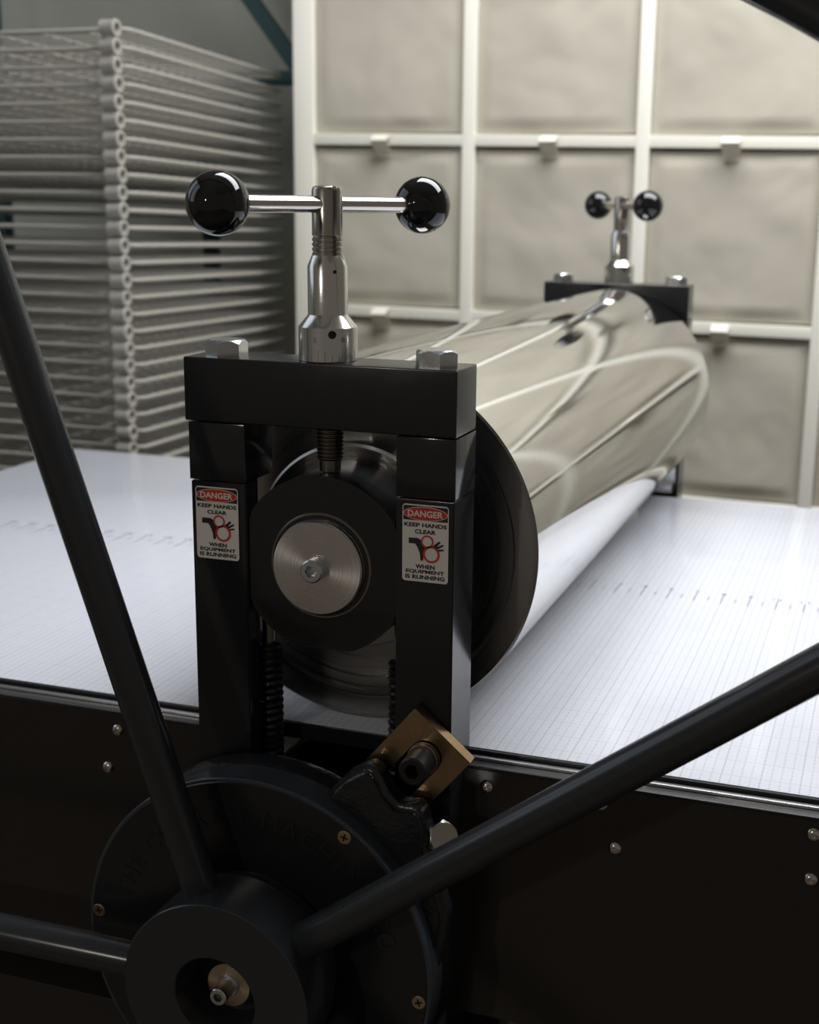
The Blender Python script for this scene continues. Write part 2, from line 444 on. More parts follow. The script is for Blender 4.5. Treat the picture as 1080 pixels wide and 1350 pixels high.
col_words = ['first column beside the drying rack', 'second column from the drying rack', 'third column, right of the far press screw', 'fourth column at the right edge', 'fifth column', 'sixth column']
bin_labels = {
 (0, 1): 'beige fabric bin in the top row seen, leftmost, beside the wall and drying rack',
 (1, 1): 'beige fabric bin in the top row seen, middle, above the far black ball knobs',
 (2, 1): 'beige fabric bin in the top row seen, right, partly covered by the dark wheel rim',
 (0, 0): 'beige fabric bin behind the near right black ball knob',
 (1, 0): 'beige fabric bin left of the far pressure screw, above the silver roller',
 (2, 0): 'wrinkled beige fabric bin right of the far pressure screw, above the far cap end',
 (0, -1): 'beige fabric bin mostly hidden behind the near steel collar and roller top',
 (1, -1): 'beige fabric bin hidden behind the roller and far frame',
 (2, -1): 'creased beige fabric bin right of the roller end, resting just above the press bed',
 (3, -1): 'sliver of a beige fabric bin at the right edge just above the press bed',
 (3, 0): 'sliver of a beige fabric bin at the right edge, level with the far frame',
 (3, 1): 'beige fabric bin cut off by the upper right corner behind the dark wheel rim'}
rowname = {2: 'uppermost', 1: 'upper', 0: 'middle', -1: 'lower'}
for c in range(6):
    for k in (2, 1, 0, -1):
        if k == 2: continue
        x0 = XD[c]+(0.020 if c == 0 else 0.0125); x1 = XD[c+1]-(0.0125 if c < 5 else 0.020)
        z0 = Z0+PZ*(k-1)+0.0108 if k < 2 else 0
        z0 = Z0+PZ*(k-1)+0.0108+tz((x0+x1)/2)+0.001; z1 = Z0+PZ*k-0.0125+tz((x0+x1)/2)
        if k == 1: z0, z1 = Z0+0.0118+tz((x0+x1)/2), Z0+PZ-0.0125+tz((x0+x1)/2)
        if k == 0: z0, z1 = Z0-PZ+0.0118+tz((x0+x1)/2), Z0-0.0125+tz((x0+x1)/2)
        if k == -1: z0, z1 = Z0-2*PZ+0.0118+tz((x0+x1)/2), Z0-PZ-0.0125+tz((x0+x1)/2)
        make_bin(x0, x1, z0, z1, c*4+k+3, bin_labels.get((c, k), 'beige fabric bin, %s row, %s of the cube shelving' % (rowname[k], col_words[c])))

# ------------------------------------------------------------------ print drying rack
RX, RY = -0.767, 1.05; RW, RD = 0.66, 0.61; ZT = 0.6105; PIT_R = 0.02624
rack = thing('drying_rack', 'tall grey wire print drying rack of many stacked trays left of the shelving', 'drying rack', (RX-RW/2, RY+RD/2, FLOOR))
def tray_bm(z):
    bm = bmesh.new(); c = 0.018
    x0, x1, y0, y1 = RX-RW, RX, RY, RY+RD
    pts = []
    for cx, cy, a0 in ((x1-c, y0+c, -PI/2), (x1-c, y1-c, 0), (x0+c, y1-c, PI/2), (x0+c, y0+c, PI)):
        for k in range(5):
            a = a0+k*PI/8; pts.append((cx+c*math.cos(a), cy+c*math.sin(a), z))
    add_tube(bm, pts, 0.0036, 8, closed=True)
    y = y0+0.045
    k = 0
    while y < y1-0.02:
        add_tube(bm, [(x0, y, z+0.0028), (x1+0.0016, y, z+0.0030)], 0.0015, 5); y += 0.034
    for xx in [x1-0.082*i for i in range(1, 8)]:
        add_tube(bm, [(xx, y0, z+0.0012), (xx, y1, z+0.0012)], 0.0022, 6)
    for v in bm.verts:
        dy = v.co.y-y0; v.co.x -= 0.056*dy; v.co.z -= 0.025*dy
    return bm
def coil_bm(z):
    bm = bmesh.new()
    xr = -0.7805; R = PIT_R/2*1.0; L = 0.021
    # short rolled tube, axis along X, thick rolled rim at the right end
    base = (xr-L+0.003, RY-R-0.0025, z)
    add_lathe(bm, base, (1, 0, 0), [(0, R*0.93), (L, R*0.93), (L+0.002, R), (L+0.004, R*0.93), (L+0.004, R*0.60), (L-0.002, R*0.55), (0.001, R*0.55), (0, R*0.93)], 28, cap0=False, cap1=False)
    return bm
tr0 = cl0 = None
for i in range(34):
    z = ZT-PIT_R*i
    if tr0 is None:
        tr0 = obj('wire_tray', tray_bm(z), m_wire, rack); cl0 = obj('hinge_coil', coil_bm(z), m_wire, tr0)
    else:
        c = tr0.copy(); scn.collection.objects.link(c); c.parent = rack; c.location = tr0.location-Vector((0, 0, PIT_R*i))
        jx = random.uniform(-0.0012, 0.0012); c.location.x += jx
        d = cl0.copy(); scn.collection.objects.link(d); d.parent = c
for (px_, py_) in ((RX-0.03, RY+RD-0.03), (RX-RW+0.03, RY+RD-0.03), (RX-0.03, RY+0.03), (RX-RW+0.03, RY+0.03)):
    zt_ = ZT-0.0032-33*PIT_R
    obj('rack_leg', tube([(px_, py_, FLOOR), (px_, py_, zt_+0.002)], 0.012, 12), m_wire, rack)

# ------------------------------------------------------------------ teal stand behind the rack
TY = 1.745
stand = thing('teal_metal_stand', 'dark teal metal stand with a diagonal brace behind the drying rack', 'stand', (-1.16, TY, FLOOR))
obj('post', box(-0.790, -0.762, TY-0.015, TY+0.015, FLOOR, 1.56, 0.001), m_teal, stand)
obj('post', box(-1.023, -0.996, TY-0.012, TY+0.015, FLOOR, 0.586, 0.001), m_teal, stand)
obj('post', box(-1.53, -1.502, TY-0.015, TY+0.015, FLOOR, 1.56, 0.001), m_teal, stand)
obj('rail', box(-1.502, -0.790, TY-0.012, TY+0.012, 0.587, 0.614, 0.001), m_teal, stand)
bm = bmesh.new()
a = Vector((-0.790, TY, 0.598)); bb = Vector((-1.502, TY, 1.51)); d = (bb-a).normalized(); nn = Vector((d.z, 0, -d.x))*0.0150
vs = [bm.verts.new(p+Vector((0, y, 0))) for y in (-0.008, 0.008) for p in (a-nn, a+nn, bb+nn, bb-nn)]
for f in ((0, 1, 2, 3), (7, 6, 5, 4), (0, 4, 5, 1), (1, 5, 6, 2), (2, 6, 7, 3), (3, 7, 4, 0)): bm.faces.new([vs[i] for i in f])
obj('brace', bm, m_teal, stand)

# ------------------------------------------------------------------ the etching press
L = 0.9951; D = 0.0416; ZC0, ZC1 = 0.2241, 0.2665; R_ = 0.1311; ZR = R_
press = thing('etching_press', 'large black etching press with polished steel roller, white gridded bed and spoked hand wheel', 'printing press', (0, L/2, FLOOR))

# --- end frames (near one at y 0..D, far one mirrored)
def side(y): return (lambda v: v) if not y else (lambda v: L-v)
for far in (0, 1):
    f = side(far)
    def Yb(a, b_): return (min(f(a), f(b_)), max(f(a), f(b_)))
    y0, y1 = Yb(0, D)
    cap = obj('cap_plate', box(-0.095, 0.095, y0, y1, ZC0, ZC1, 0.0014, 3), m_black, press)
    for x in (-0.0735, 0.0745):
        bm = bmesh.new(); add_hex_head(bm, (x, f(0.0208), ZC1), (0, 0, 1), 0.0142, 0.0104, spin=0.25+x*3)
        obj('hex_bolt', bm, m_zinc, cap, label='zinc plated hex bolt head')
    for s, (xo, xi) in ((-1, (-0.0925, -0.0511)), (1, (0.0952, 0.0552))):
        xa, xb = min(xo, xi), max(xo, xi)
        bm = bmesh.new(); add_box(bm, xa, xb, y0, y1, 0.1845, ZC0-0.0006, 0.0008)
        upper = obj('spacer_block', bm, m_gloss, press)
        # lower upright: L section with a slide slot on the inner rear side
        bm = bmesh.new()
        o_ = xo*0.992
        cut = xi+(-0.012 if s < 0 else 0.012)
        yy = [f(0.0004), f(0.016), f(D+0.001)]
        pl = [(o_, yy[0]), (xi, yy[0]), (xi, yy[1]), (cut, yy[1]), (cut, yy[2]), (o_, yy[2])]
        A = [bm.verts.new((x, y, -0.42)) for x, y in pl]; B = [bm.verts.new((x, y, 0.1837)) for x, y in pl]
        f0 = bm.faces.new(A[::-1]); f1 = bm.faces.new(B)
        for i in range(6): bm.faces.new((A[i], A[(i+1) % 6], B[(i+1) % 6], B[i]))
        bmesh.ops.recalc_face_normals(bm, faces=bm.faces)
        bmesh.ops.bevel(bm, geom=list(bm.edges), offset=0.0007, segments=2, affect='EDGES')
        obj('upright', bm, m_gloss, press)
    # bearing block: round block trimmed flat at the sides, top and bottom
    cx, cz, rb = 0.0022, 0.1335, 0.0605
    pts = []
    for i in range(120):
        an = 2*PI*i/120
        x, z = cx+rb*math.cos(an), cz-0.001+rb*math.sin(an)
        x = max(-0.0505, min(0.0546, x)); z = max(0.0752, min(0.1935, z))
        if not pts or (abs(pts[-1][0]-x)+abs(pts[-1][1]-z)) > 1e-5: pts.append((x, z))
    ya, yb = Yb(0.003, 0.062)
    blk = obj('bearing_block', prism(pts, ya, yb, 0.0012), m_black, press)
    # journal: bore ring, snap ring and turned hub disc
    ax = (0, -1, 0) if not far else (0, 1, 0)
    bm = bmesh.new()
    add_lathe(bm, (0.0015, f(0.0050), 0.1325), ax, [(0, 0.0360), (0.0022, 0.0360), (0.0026, 0.0355), (0.0026, 0.0345), (0.0014, 0.0343), (0.0010, 0.0330)], 72, cap0=False, cap1=False)
    obj('bearing_ring', bm, m_thread, blk, origin=(0.0015, f(0.0050), 0.1325))
    bm = bmesh.new()
    add_lathe(bm, (0.0003, f(0.010), 0.1318), ax, [(0, 0.0332), (0.0040, 0.0332), (0.0050, 0.0327), (0.0062, 0.0327), (0.0072, 0.0319), (0.0105, 0.0319), (0.0118, 0.0310), (0.0120, 0.0)], 96)
    hub = obj('hub_disc', bm, m_disc, blk, origin=(0.0003, f(0.0), 0.1318), label='turned aluminium disc')
    socket_bolt('socket_bolt', (0.0001, f(-0.0018), 0.1316), ax, 0.0078, 0.0085, m_zinc, blk)
    # threaded screw going down to the block
    bm = bmesh.new(); prof = []
    z = 0.1945; prof += [(0, 0.0070), (0.0075, 0.0072), (0.008, 0.0082)]
    zz = 0.008
    while zz < 0.031:
        prof += [(zz, 0.0076), (zz+0.0009, 0.0089), (zz+0.0014, 0.0089), (zz+0.0023, 0.0076)]; zz += 0.0026
    add_lathe(bm, (0.001, f(0.0208), 0.1935), (0, 0, 1), prof, 32)
    obj('screw_thread', bm, m_thread, press)
    # return springs on their rods
    for x in (-0.0485, 0.0500):
        rod = obj('spring_rod', lathe((x, f(0.027), -0.05), (0, 0, 1), [(0, 0.0050), (0.167, 0.0050)], 24), m_thread, press)
        pts = []
        turns = 18
        for k in range(turns*14+1):
            a = 2*PI*k/14; pts.append((x+0.0070*math.cos(a), f(0.027)+0.0070*math.sin(a), -0.03+0.095*k/(turns*14)))
        sp_ = obj('return_spring', tube(pts, 0.0024, 7), m_darkbolt, press, label='black coil spring')

# --- pressure screws with ball handles
def pressure_screw(yc, off, ang_slot, rball):
    base = Vector((0, yc, ZC1))
    root_bm = bmesh.new()
    add_lathe(root_bm, base, (0, 0, 1), [(0, 0.0186), (0.0006, 0.0191), (0.0218, 0.0191), (0.0290, 0.0131), (0.0295, 0.0129)], 64)
    col = obj('screw_collar', root_bm, m_steel, press, origin=base)
    bm = bmesh.new()
    add_lathe(bm, base+Vector((0, 0, 0.0290)), (0, 0, 1), [(0, 0.0129), (0.0310, 0.0129), (0.0378, 0.0101), (0.0380, 0.0096)], 64)
    obj('upper_sleeve', bm, m_steel, col)
    # spindle with thread grooves, a key slot and a cross bar
    bm = bmesh.new(); n = 64
    prof = [(0.066, 0.0094)]
    for k in range(4): z = 0.0665+0.0031*k; prof += [(z, 0.0098), (z+0.0018, 0.0098), (z+0.0021, 0.0091), (z+0.0028, 0.0091)]
    prof += [(0.0792, 0.0098), (0.1072, 0.0098), (0.1090, 0.0090), (0.1098, 0.0074), (0.1100, 0.0)]
    a, u, v = frame_from((0, 0, 1)); rings = []
    ks = round((ang_slot/(2*PI))*n) % n
    for d, r in prof:
        if r == 0: rings.append([bm.verts.new(base+Vector((0, 0, d)))]); continue
        rg = []
        for i in range(n):
            an = 2*PI*i/n
            rr = r
            di = min((i-ks) % n, (ks-i) % n)
            if di <= 1: rr = r*0.72
            rg.append(bm.verts.new(base+Vector((math.cos(an)*rr, math.sin(an)*rr, d))))
        rings.append(rg)
    for A, B in zip(rings, rings[1:]):
        for i in range(n):
            j = (i+1) % n
            if len(B) == 1: bm.faces.new((A[i], A[j], B[0]))
            else: bm.faces.new((A[i], A[j], B[j], B[i]))
    bm.faces.new(rings[0][::-1])
    obj('spindle', bm, m_spin, col, smooth=0.5)
    c = base+Vector((0, 0, 0.0985)); off = Vector(off); dr = off.normalized()
    obj('handle_bar', lathe(c-dr*(off.length-0.012), dr, [(0, 0.0053), (2*(off.length-0.012), 0.0053)], 32), m_stain, col)
    for s in (-1, 1):
        bm = bmesh.new(); add_sphere(bm, c+off*s, rball, u=48, v=32)
        p0 = c+off*s-dr*s*(rball+0.0004)
        obj('ball_knob', bm, m_knob, col, smooth=3.0, label='glossy black ball knob')
    # index marks, numerals and tommy holes
    vd = math.atan2(-0.799, 0.346)       # bearing of the viewer side face
    bm = bmesh.new()
    for k in range(26):
        an = vd-0.1+2*PI*k/26; h = 0.0075 if k % 5 == 0 else 0.0045
        for s in (-1, 1): pass
        q = []
        for da, z in ((-0.008, 0.0008), (0.008, 0.0008), (0.008, h), (-0.008, h)):
            q.append(bm.verts.new(base+Vector((math.cos(an+da)*0.01917, math.sin(an+da)*0.01917, z))))
        bm.faces.new(q)
    def wrap(an0, wd, z0, h):
        return lambda uu, vv: base+Vector((math.cos(an0+(uu-0.5)*wd/0.0192)*0.01918, math.sin(an0+(uu-0.5)*wd/0.0192)*0.01918, z0+vv*h))
    add_text(bm, '5', wrap(vd-0.45, 0.0022, 0.0130, 0.0030), 0.0)
    add_text(bm, '80', wrap(vd+0.58, 0.0046, 0.0130, 0.0032), 0.0)
    obj('scale_marks', bm, m_thread, col, smooth=None)
    bm = bmesh.new()
    for an, rr, z, hr in ((vd+0.14, 0.0191, 0.0180, 0.0026), (vd+0.36, 0.0129, 0.0570, 0.0012)):
        dd = Vector((math.cos(an), math.sin(an), 0))
        add_lathe(bm, base+dd*(rr-0.004)+Vector((0, 0, z)), dd, [(0, hr), (0.0043, hr)], 24)
    obj('tommy_hole', bm, m_dark, col)
pressure_screw(0.0208, (-0.0368, -0.0768, 0), math.atan2(-0.799, 0.346)+0.52, 0.0190)
pressure_screw(L-0.0208, (0.0463, -0.0710, 0), math.atan2(-0.799, 0.346)+0.5, 0.0187)

# --- polished top roller with recessed ends
YR0, YR1 = 0.0734, 0.9260
bm = bmesh.new()
prof = [(0.020, 0.0), (0.020, 0.040), (-0.010, 0.040), (-0.012, 0.042), (-0.012, 0.0715), (-0.010, 0.0735), (0.006, 0.0735), (0.006, 0.1120), (0.004, 0.1145), (0.0, 0.1150), (0.0, R_-0.0016), (0.0012, R_)]
Ln = YR1-YR0
full = prof+[(Ln-d, r) for d, r in prof[::-1]]
add_lathe(bm, (0, YR0, ZR), (0, 1, 0), full, 160)
for f_ in bm.faces:
    c = f_.calc_center_median(); rr = math.hypot(c.x, c.z-ZR)
    n_ = f_.normal
    f_.material_index = 0 if (rr > R_-0.002 and YR0+0.01 < c.y < YR1-0.01) else 1
roller = obj('top_roller', bm, [m_roller, m_rollend], press, origin=(0, YR0, ZR), smooth=0.5, label='mirror polished steel roller')
obj('roller_journal', lathe((0, 0.05, ZR), (0, 1, 0), [(0, 0.028), (L-0.10, 0.028)], 48), m_thread, roller)

# --- bed with printed inch grid
BX0, BX1, BY0, BY1, BT = -0.8005, 0.86, 0.0497, 0.9133, 0.012
bed = obj('press_bed', box(BX0, BX1, BY0, BY1, -BT, 0.0, 0.0005), m_bed, press, origin=BED_O, label='white gridded bed')
bm = bmesh.new()
for (x0, x1, y0, y1) in ((BX0-0.003, BX1+0.003, BY0-0.0028, BY0), (BX0-0.003, BX0, BY0, BY1), (BX1, BX1+0.003, BY0, BY1)):
    add_box(bm, x0, x1, y0, y1, -BT, -0.0006)
obj('edge_trim', bm, m_rubber, bed, label='black edge trim')
bm = bmesh.new()
nmin, nmax = int((BX0-BED_O.x)/INCH)+1, int((BX1-BED_O.x)/INCH)
for i in range(nmin*2, nmax*2+1):
    x = BED_O.x+i*INCH/2; full_ = i % 2 == 0
    hl = 0.0135 if full_ else 0.0060; hw = 0.00055 if full_ else 0.00045
    if abs(x) < 0.03: continue
    bm.faces.new([bm.verts.new(c) for c in ((x-hw, BED_O.y-hl, 0.0002), (x+hw, BED_O.y-hl, 0.0002), (x+hw, BED_O.y+hl, 0.0002), (x-hw, BED_O.y+hl, 0.0002))])
    if full_:
        s = str(abs(i//2)); wd = 0.0042*len(s) if s != '1' else 0.002
        x_, hh = x, 0.0062
        add_text(bm, s, lambda uu, vv: Vector((x_+(uu-0.5)*wd, BED_O.y+0.0155+vv*hh, 0.0002)), 0.0)
obj('ruler_marking', bm, m_ink, bed, smooth=None, label='inch ruler printed across the bed')

# --- lower roller
bm = bmesh.new()
RL = 0.085
add_lathe(bm, (0, YR0, -BT-RL), (0, 1, 0), [(0, 0.03), (0, RL-0.002), (0.002, RL), (Ln-0.002, RL), (Ln, RL-0.002), (Ln, 0.03)], 96)
obj('bottom_roller', bm, m_roller, press, origin=(0, YR0, -BT-RL), smooth=0.5)
obj('bottom_journal', lathe((0, 0.045, -BT-RL), (0, 1, 0), [(0, 0.02), (L-0.09, 0.02)], 32), m_thread, press)

# --- bed rails: side panels, ledge strips, lower beams, button bolts
def side_panel(far):
    f = (lambda v: v) if not far else (lambda v: 0.963-v)
    def BB(bm, x0, x1, ya, yb_, z0, z1, bev=0.0006):
        a_, b_ = f(ya), f(yb_); add_box(bm, x0, x1, min(a_, b_), max(a_, b_), z0, z1, bev)
    for x0, x1 in ((-0.80, -0.0915), (0.0940, 0.86)):
        bm = bmesh.new()
        # C-channel: web, top flange and bottom flange
        prof = [(0.0300, -0.0062), (0.0446, -0.0062), (0.0446, -0.0125), (0.0345, -0.0125), (0.0345, -0.1880), (0.0600, -0.1880), (0.0600, -0.1945), (0.0300, -0.1945)]
        A = [bm.verts.new((x0, f(y), z)) for y, z in prof]; B = [bm.verts.new((x1, f(y), z)) for y, z in prof]
        bm.faces.new(A[::-1]); bm.faces.new(B)
        for i in range(8): bm.faces.new((A[i], A[(i+1) % 8], B[(i+1) % 8], B[i]))
        bmesh.ops.recalc_face_normals(bm, faces=bm.faces)
        ed = [e for e in bm.edges if abs(e.verts[0].co.x-e.verts[1].co.x) > 0.1 and abs(f(e.verts[0].co.y)-0.03) < 1e-4]
        bmesh.ops.bevel(bm, geom=ed, offset=0.0012, segments=3, affect='EDGES')
        pn = obj('side_panel', bm, m_panel, press)
        bm = bmesh.new(); BB(bm, x0, x1, 0.0405, 0.0450, -0.0060, -0.0030, 0.0005)
        obj('ledge_strip', bm, m_alu, pn, label='thin bright metal strip')
        bm = bmesh.new(); BB(bm, x0, x1, 0.0304, 0.0402, -0.0063, -0.0052, 0.0005)
        obj('ledge_cap', bm, m_ledge, pn, label='worn grey metal ledge')
        bm = bmesh.new(); BB(bm, x0, x1, 0.0180, 0.0620, -0.300, -0.2400, 0.002)
        obj('lower_beam', bm, m_panel, press)
        if not far:
            for (bx, bz) in ((0.1111, -0.0188), (0.1901, -0.0185), (0.2005, -0.0483), (0.3255, -0.0166), (0.3259, -0.0474), (-0.1864, -0.0507), (-0.1764, -0.0193)):
                if not (x0 < bx < x1): continue
                bm = bmesh.new(); c = Vector((bx, 0.0302, bz)); R = 0.0047
                # button head: dome with socket recess
                pr = [(0, R*1.0), (0.0008, R*1.0), (0.0018, R*0.9), (0.0027, R*0.68), (0.0031, R*0.40), (0.0031, R*0.34), (0.0012, R*0.30), (0.0012, 0)]
                add_lathe(bm, c, (0, -1, 0), pr, 28)
                obj('button_bolt', bm, m_stain, pn)
for far in (0, 1): side_panel(far)
for y in (0.0625, 0.8965):
    obj('gap_shade_sheet', box(-0.79, 0.85, y, y+0.004, -0.300, -0.196), m_panel, press)  # dark sheet added to stand in for shade in the gap below the panel
obj('bed_support', box(-0.78, -0.14, 0.10, 0.88, -0.030, -BT-0.0003), m_panel, press)
obj('bed_support', box(0.14, 0.84, 0.10, 0.88, -0.030, -BT-0.0003), m_panel, press)
for x in (-0.77, -0.16, 0.16, 0.82):
    obj('cross_member', box(x-0.02, x+0.02, 0.036, L-0.036, -0.18, -0.0305), m_panel, press)
for x in (-0.60, 0.60):
    for y in (0.04, L-0.04):
        obj('stand_leg', box(x-0.03, x+0.03, y-0.022, y+0.022, FLOOR, -0.30, 0.002), m_panel, press)
for y in (0.02, L-0.02):
    obj('cross_brace', box(-0.57, 0.57, y-0.015, y+0.015, -0.46, -0.42, 0.002), m_panel, press)

# --- aluminium angle bracket on the far frame
bm = bmesh.new()
add_box(bm, 0.052, 0.0885, 0.930, 0.9530, 0.0045, 0.0125, 0.0008)
add_box(bm, 0.052, 0.0905, 0.9470, 0.9532, 0.0125, 0.0500, 0.0008)
add_box(bm, 0.052, 0.0885, 0.932, 0.9500, 0.0010, 0.0045, 0.0004)
brk = obj('wiper_bracket', bm, m_alu, press, label='bright aluminium bracket at the far end')
socket_bolt('socket_bolt', (0.0755, 0.9470, 0.0290), (0, -1, 0), 0.0058, 0.006, m_zinc, brk)
socket_bolt('socket_bolt', (0.0740, 0.9405, 0.0125), (0, 0, 1), 0.0035, 0.003, m_zinc, brk)

# --- warning decals on the near uprights
def decal(x0, x1, z0, z1):
    bm = bmesh.new(); W, H = x1-x0, z1-z0
    def P(u, v, k=0): return Vector((x0+u*W, -0.0003-0.00012*k, z1-v*H))
    def poly(pts, k, mi): 
        f = bm.faces.new([bm.verts.new(P(u, v, k)) for u, v in pts]); f.material_index = mi
    def rrect(u0, u1, v0, v1, r, k, mi, bot=True):
        pts = []; ar = W/H
        for cu, cv, a0 in ((u1-r, v0+r*ar, -PI/2), (u1-r, v1-r*ar, 0), (u0+r, v1-r*ar, PI/2), (u0+r, v0+r*ar, PI)):
            for i in range(7):
                a = a0+i*PI/12; pts.append((cu+r*math.cos(a), cv+r*ar*math.sin(a)))
        poly(pts, k, mi)
    rrect(0, 1, 0, 1, 0.07, 1, 0)
    poly([(0.02, 0.035), (0.045, 0.018), (0.955, 0.018), (0.98, 0.035), (0.98, 0.205), (0.02, 0.205)], 2, 1)
    ell = [(0.5+0.465*math.cos(2*PI*i/48), 0.115+0.083*math.sin(2*PI*i/48)) for i in range(48)]
    poly([(0.5+(u-0.5)*1.03, 0.115+(v-0.115)*1.08) for u, v in ell], 3, 0)
    poly(ell, 4, 2)
    def T(s, uc, v0, v1, wd, mi, bold, k=5): add_text(bm, s, lambda u, v: P(uc-wd/2+u*wd, v1-(v1-v0)*v, k), bold, mi)
    T('DANGER', 0.5, 0.073, 0.157, 0.76, 0, 0.025)
    T('KEEP HANDS', 0.5, 0.235, 0.290, 0.92, 1, 0.04, 2)
    T('CLEAR', 0.5, 0.320, 0.375, 0.46, 1, 0.04, 2)
    T('WHEN', 0.5, 0.772, 0.828, 0.42, 1, 0.04, 2)
    T('EQUIPMENT', 0.5, 0.842, 0.898, 0.84, 1, 0.04, 2)
    T('IS RUNNING', 0.5, 0.910, 0.966, 0.86, 1, 0.04, 2)
    # pictogram: sleeve and hand drawn in between two red rollers
    poly([(0.14, 0.435), (0.33, 0.432), (0.43, 0.46), (0.50, 0.55), (0.62, 0.565), (0.66, 0.60), (0.52, 0.63), (0.47, 0.66), (0.455, 0.72), (0.40, 0.725), (0.385, 0.63), (0.33, 0.55), (0.28, 0.508), (0.14, 0.508)], 2, 1)
    for pts in ([(0.60, 0.55), (0.80, 0.452), (0.835, 0.468), (0.70, 0.56)], [(0.64, 0.56), (0.885, 0.488), (0.905, 0.506), (0.70, 0.582)], [(0.64, 0.575), (0.90, 0.548), (0.905, 0.570), (0.68, 0.598)]):
        poly(pts, 2, 1)
    def ring(cu, cv, r, w_):
        n = 40; ar = W/H
        A = [bm.verts.new(P(cu+r*math.cos(2*PI*i/n), cv+r*ar*math.sin(2*PI*i/n), 4)) for i in range(n)]
        B = [bm.verts.new(P(cu+(r-w_)*math.cos(2*PI*i/n), cv+(r-w_)*ar*math.sin(2*PI*i/n), 4)) for i in range(n)]
        for i in range(n): bm.faces.new((A[i], A[(i+1) % n], B[(i+1) % n], B[i])).material_index = 2
        C_ = [bm.verts.new(P(cu+(r-w_*0.9)*math.cos(2*PI*i/n), cv+(r-w_*0.9)*ar*math.sin(2*PI*i/n), 3)) for i in range(n)]
        bm.faces.new(C_).material_index = 0
    ring(0.545, 0.470, 0.135, 0.035); ring(0.635, 0.632, 0.180, 0.045)
    o = obj('warning_decal', bm, [m_dwhite, m_dblack, m_dred], press, smooth=None, label='white danger sticker reading DANGER KEEP HANDS CLEAR WHEN EQUIPMENT IS RUNNING')
decal(-0.0883, -0.0566, 0.1306, 0.1803)
decal(0.0600, 0.0911, 0.1300, 0.1807)

# --- reduction gear housing
GC = Vector((-0.0298, 0, -0.1326))
YG = -0.045; RG = 0.1280
bm = bmesh.new()
add_lathe(bm, (GC.x, YG, GC.z), (0, 1, 0), [(0.0, 0.0), (0.0, RG-0.0006), (0.0006, RG), (0.0055, RG), (0.0056, RG-0.0004), (0.0062, RG-0.0004), (0.0063, RG), (0.0235, RG), (0.0250, RG-0.0015), (0.0260, RG-0.006)], 160)
gear = obj('gear_housing', bm, m_cast, press, origin=(GC.x, YG, GC.z), smooth=0.5, label='round cast gear housing with raised lettering')
bm = bmesh.new()
add_lathe(bm, (GC.x, YG+0.024, GC.z), (0, 1, 0), [(0, RG-0.004), (0.002, RG-0.001), (0.010, RG+0.002), (0.018, RG+0.001), (0.0205, RG-0.004)], 96)
for v in bm.verts:
    p = v.co*60; k = 0.0004*noise.noise(p)
    d = Vector((v.co.x-GC.x, 0, v.co.z-GC.z)).normalized(); v.co += d*k
obj('rear_casting', bm, m_rough_cast, gear)
# dull recessed annulus of the cover face
bm = bmesh.new()
add_lathe(bm, (GC.x, YG-0.0004, GC.z), (0, 1, 0), [(0, 0.062), (-0.0006, 0.0635), (-0.0006, RG-0.0030), (0.0004, RG-0.0024)], 128, cap0=False, cap1=False)
cover = obj('cover_face', bm, m_black, gear)
# clamp ear cast onto the upper right of the housing
ear = [(0.012, -0.030), (0.022, -0.0085), (0.0315, 0.0015), (0.0410, 0.0080), (0.0480, 0.0118), (0.0535, 0.0098), (0.0580, 0.0035), (0.0625, -0.0055), (0.0690, -0.0115), (0.0770, -0.0120), (0.0820, -0.0112), (0.0862, -0.0165), (0.0882, -0.0250), (0.0905, -0.0400), (0.0940, -0.0540), (0.0990, -0.0700), (0.1030, -0.0860), (0.1010, -0.1050), (0.0970, -0.130), (0.060, -0.130), (0.02, -0.08)]
bm = bmesh.new()
add_prism(bm, ear, -0.0330, -0.0120)
bmesh.ops.recalc_face_normals(bm, faces=bm.faces)
bmesh.ops.bevel(bm, geom=[e for e in bm.edges if abs(e.verts[0].co.y-e.verts[1].co.y) < 1e-6], offset=0.0045, segments=3, affect='EDGES')
bmesh.ops.triangulate(bm, faces=[f_ for f_ in bm.faces if len(f_.verts) > 4])
bmesh.ops.subdivide_edges(bm, edges=[e for e in bm.edges if e.calc_length() > 0.008], cuts=2, use_grid_fill=True)
for v in bm.verts: v.co += Vector((noise.noise(v.co*90), noise.noise(v.co*90+Vector((9, 0, 0))), noise.noise(v.co*90+Vector((0, 9, 0)))))*0.0006
obj('clamp_ear', bm, m_rough_cast, gear, smooth=1.2, label='lumpy cast ear holding the yellow plate')
# ring of raised lettering
def ring_char(ch, deg, rad=0.1025, h=0.0125, w_=None, y=YG-0.0015):
    bm = bmesh.new()
    a = math.radians(deg); upv = Vector((math.cos(a), 0, math.sin(a))); rv = Vector((math.sin(a), 0, -math.cos(a)))
    vs, fs, asp = text_geo(ch, 0.0)
    w2 = h*asp*0.95 if w_ is None else w_
    c = GC+upv*rad
    F = []; Bk = []
    for u, v in vs:
        q = c+rv*((u-0.5)*w2)+upv*((v-0.5)*h)
        F.append(bm.verts.new((q.x, y, q.z))); Bk.append(bm.verts.new((q.x, YG-0.0005, q.z)))
    cnt = {}
    for f_ in fs:
        bm.faces.new([F[i] for i in f_])
        for i in range(len(f_)):
            e = (f_[i], f_[(i+1) % len(f_)]); cnt[tuple(sorted(e))] = cnt.get(tuple(sorted(e)), 0)+1
    for (i, j), c_ in cnt.items():
        if c_ == 1: bm.faces.new((F[i], F[j], Bk[j], Bk[i]))
    obj('raised_letter', bm, m_black, gear, smooth=0.5)
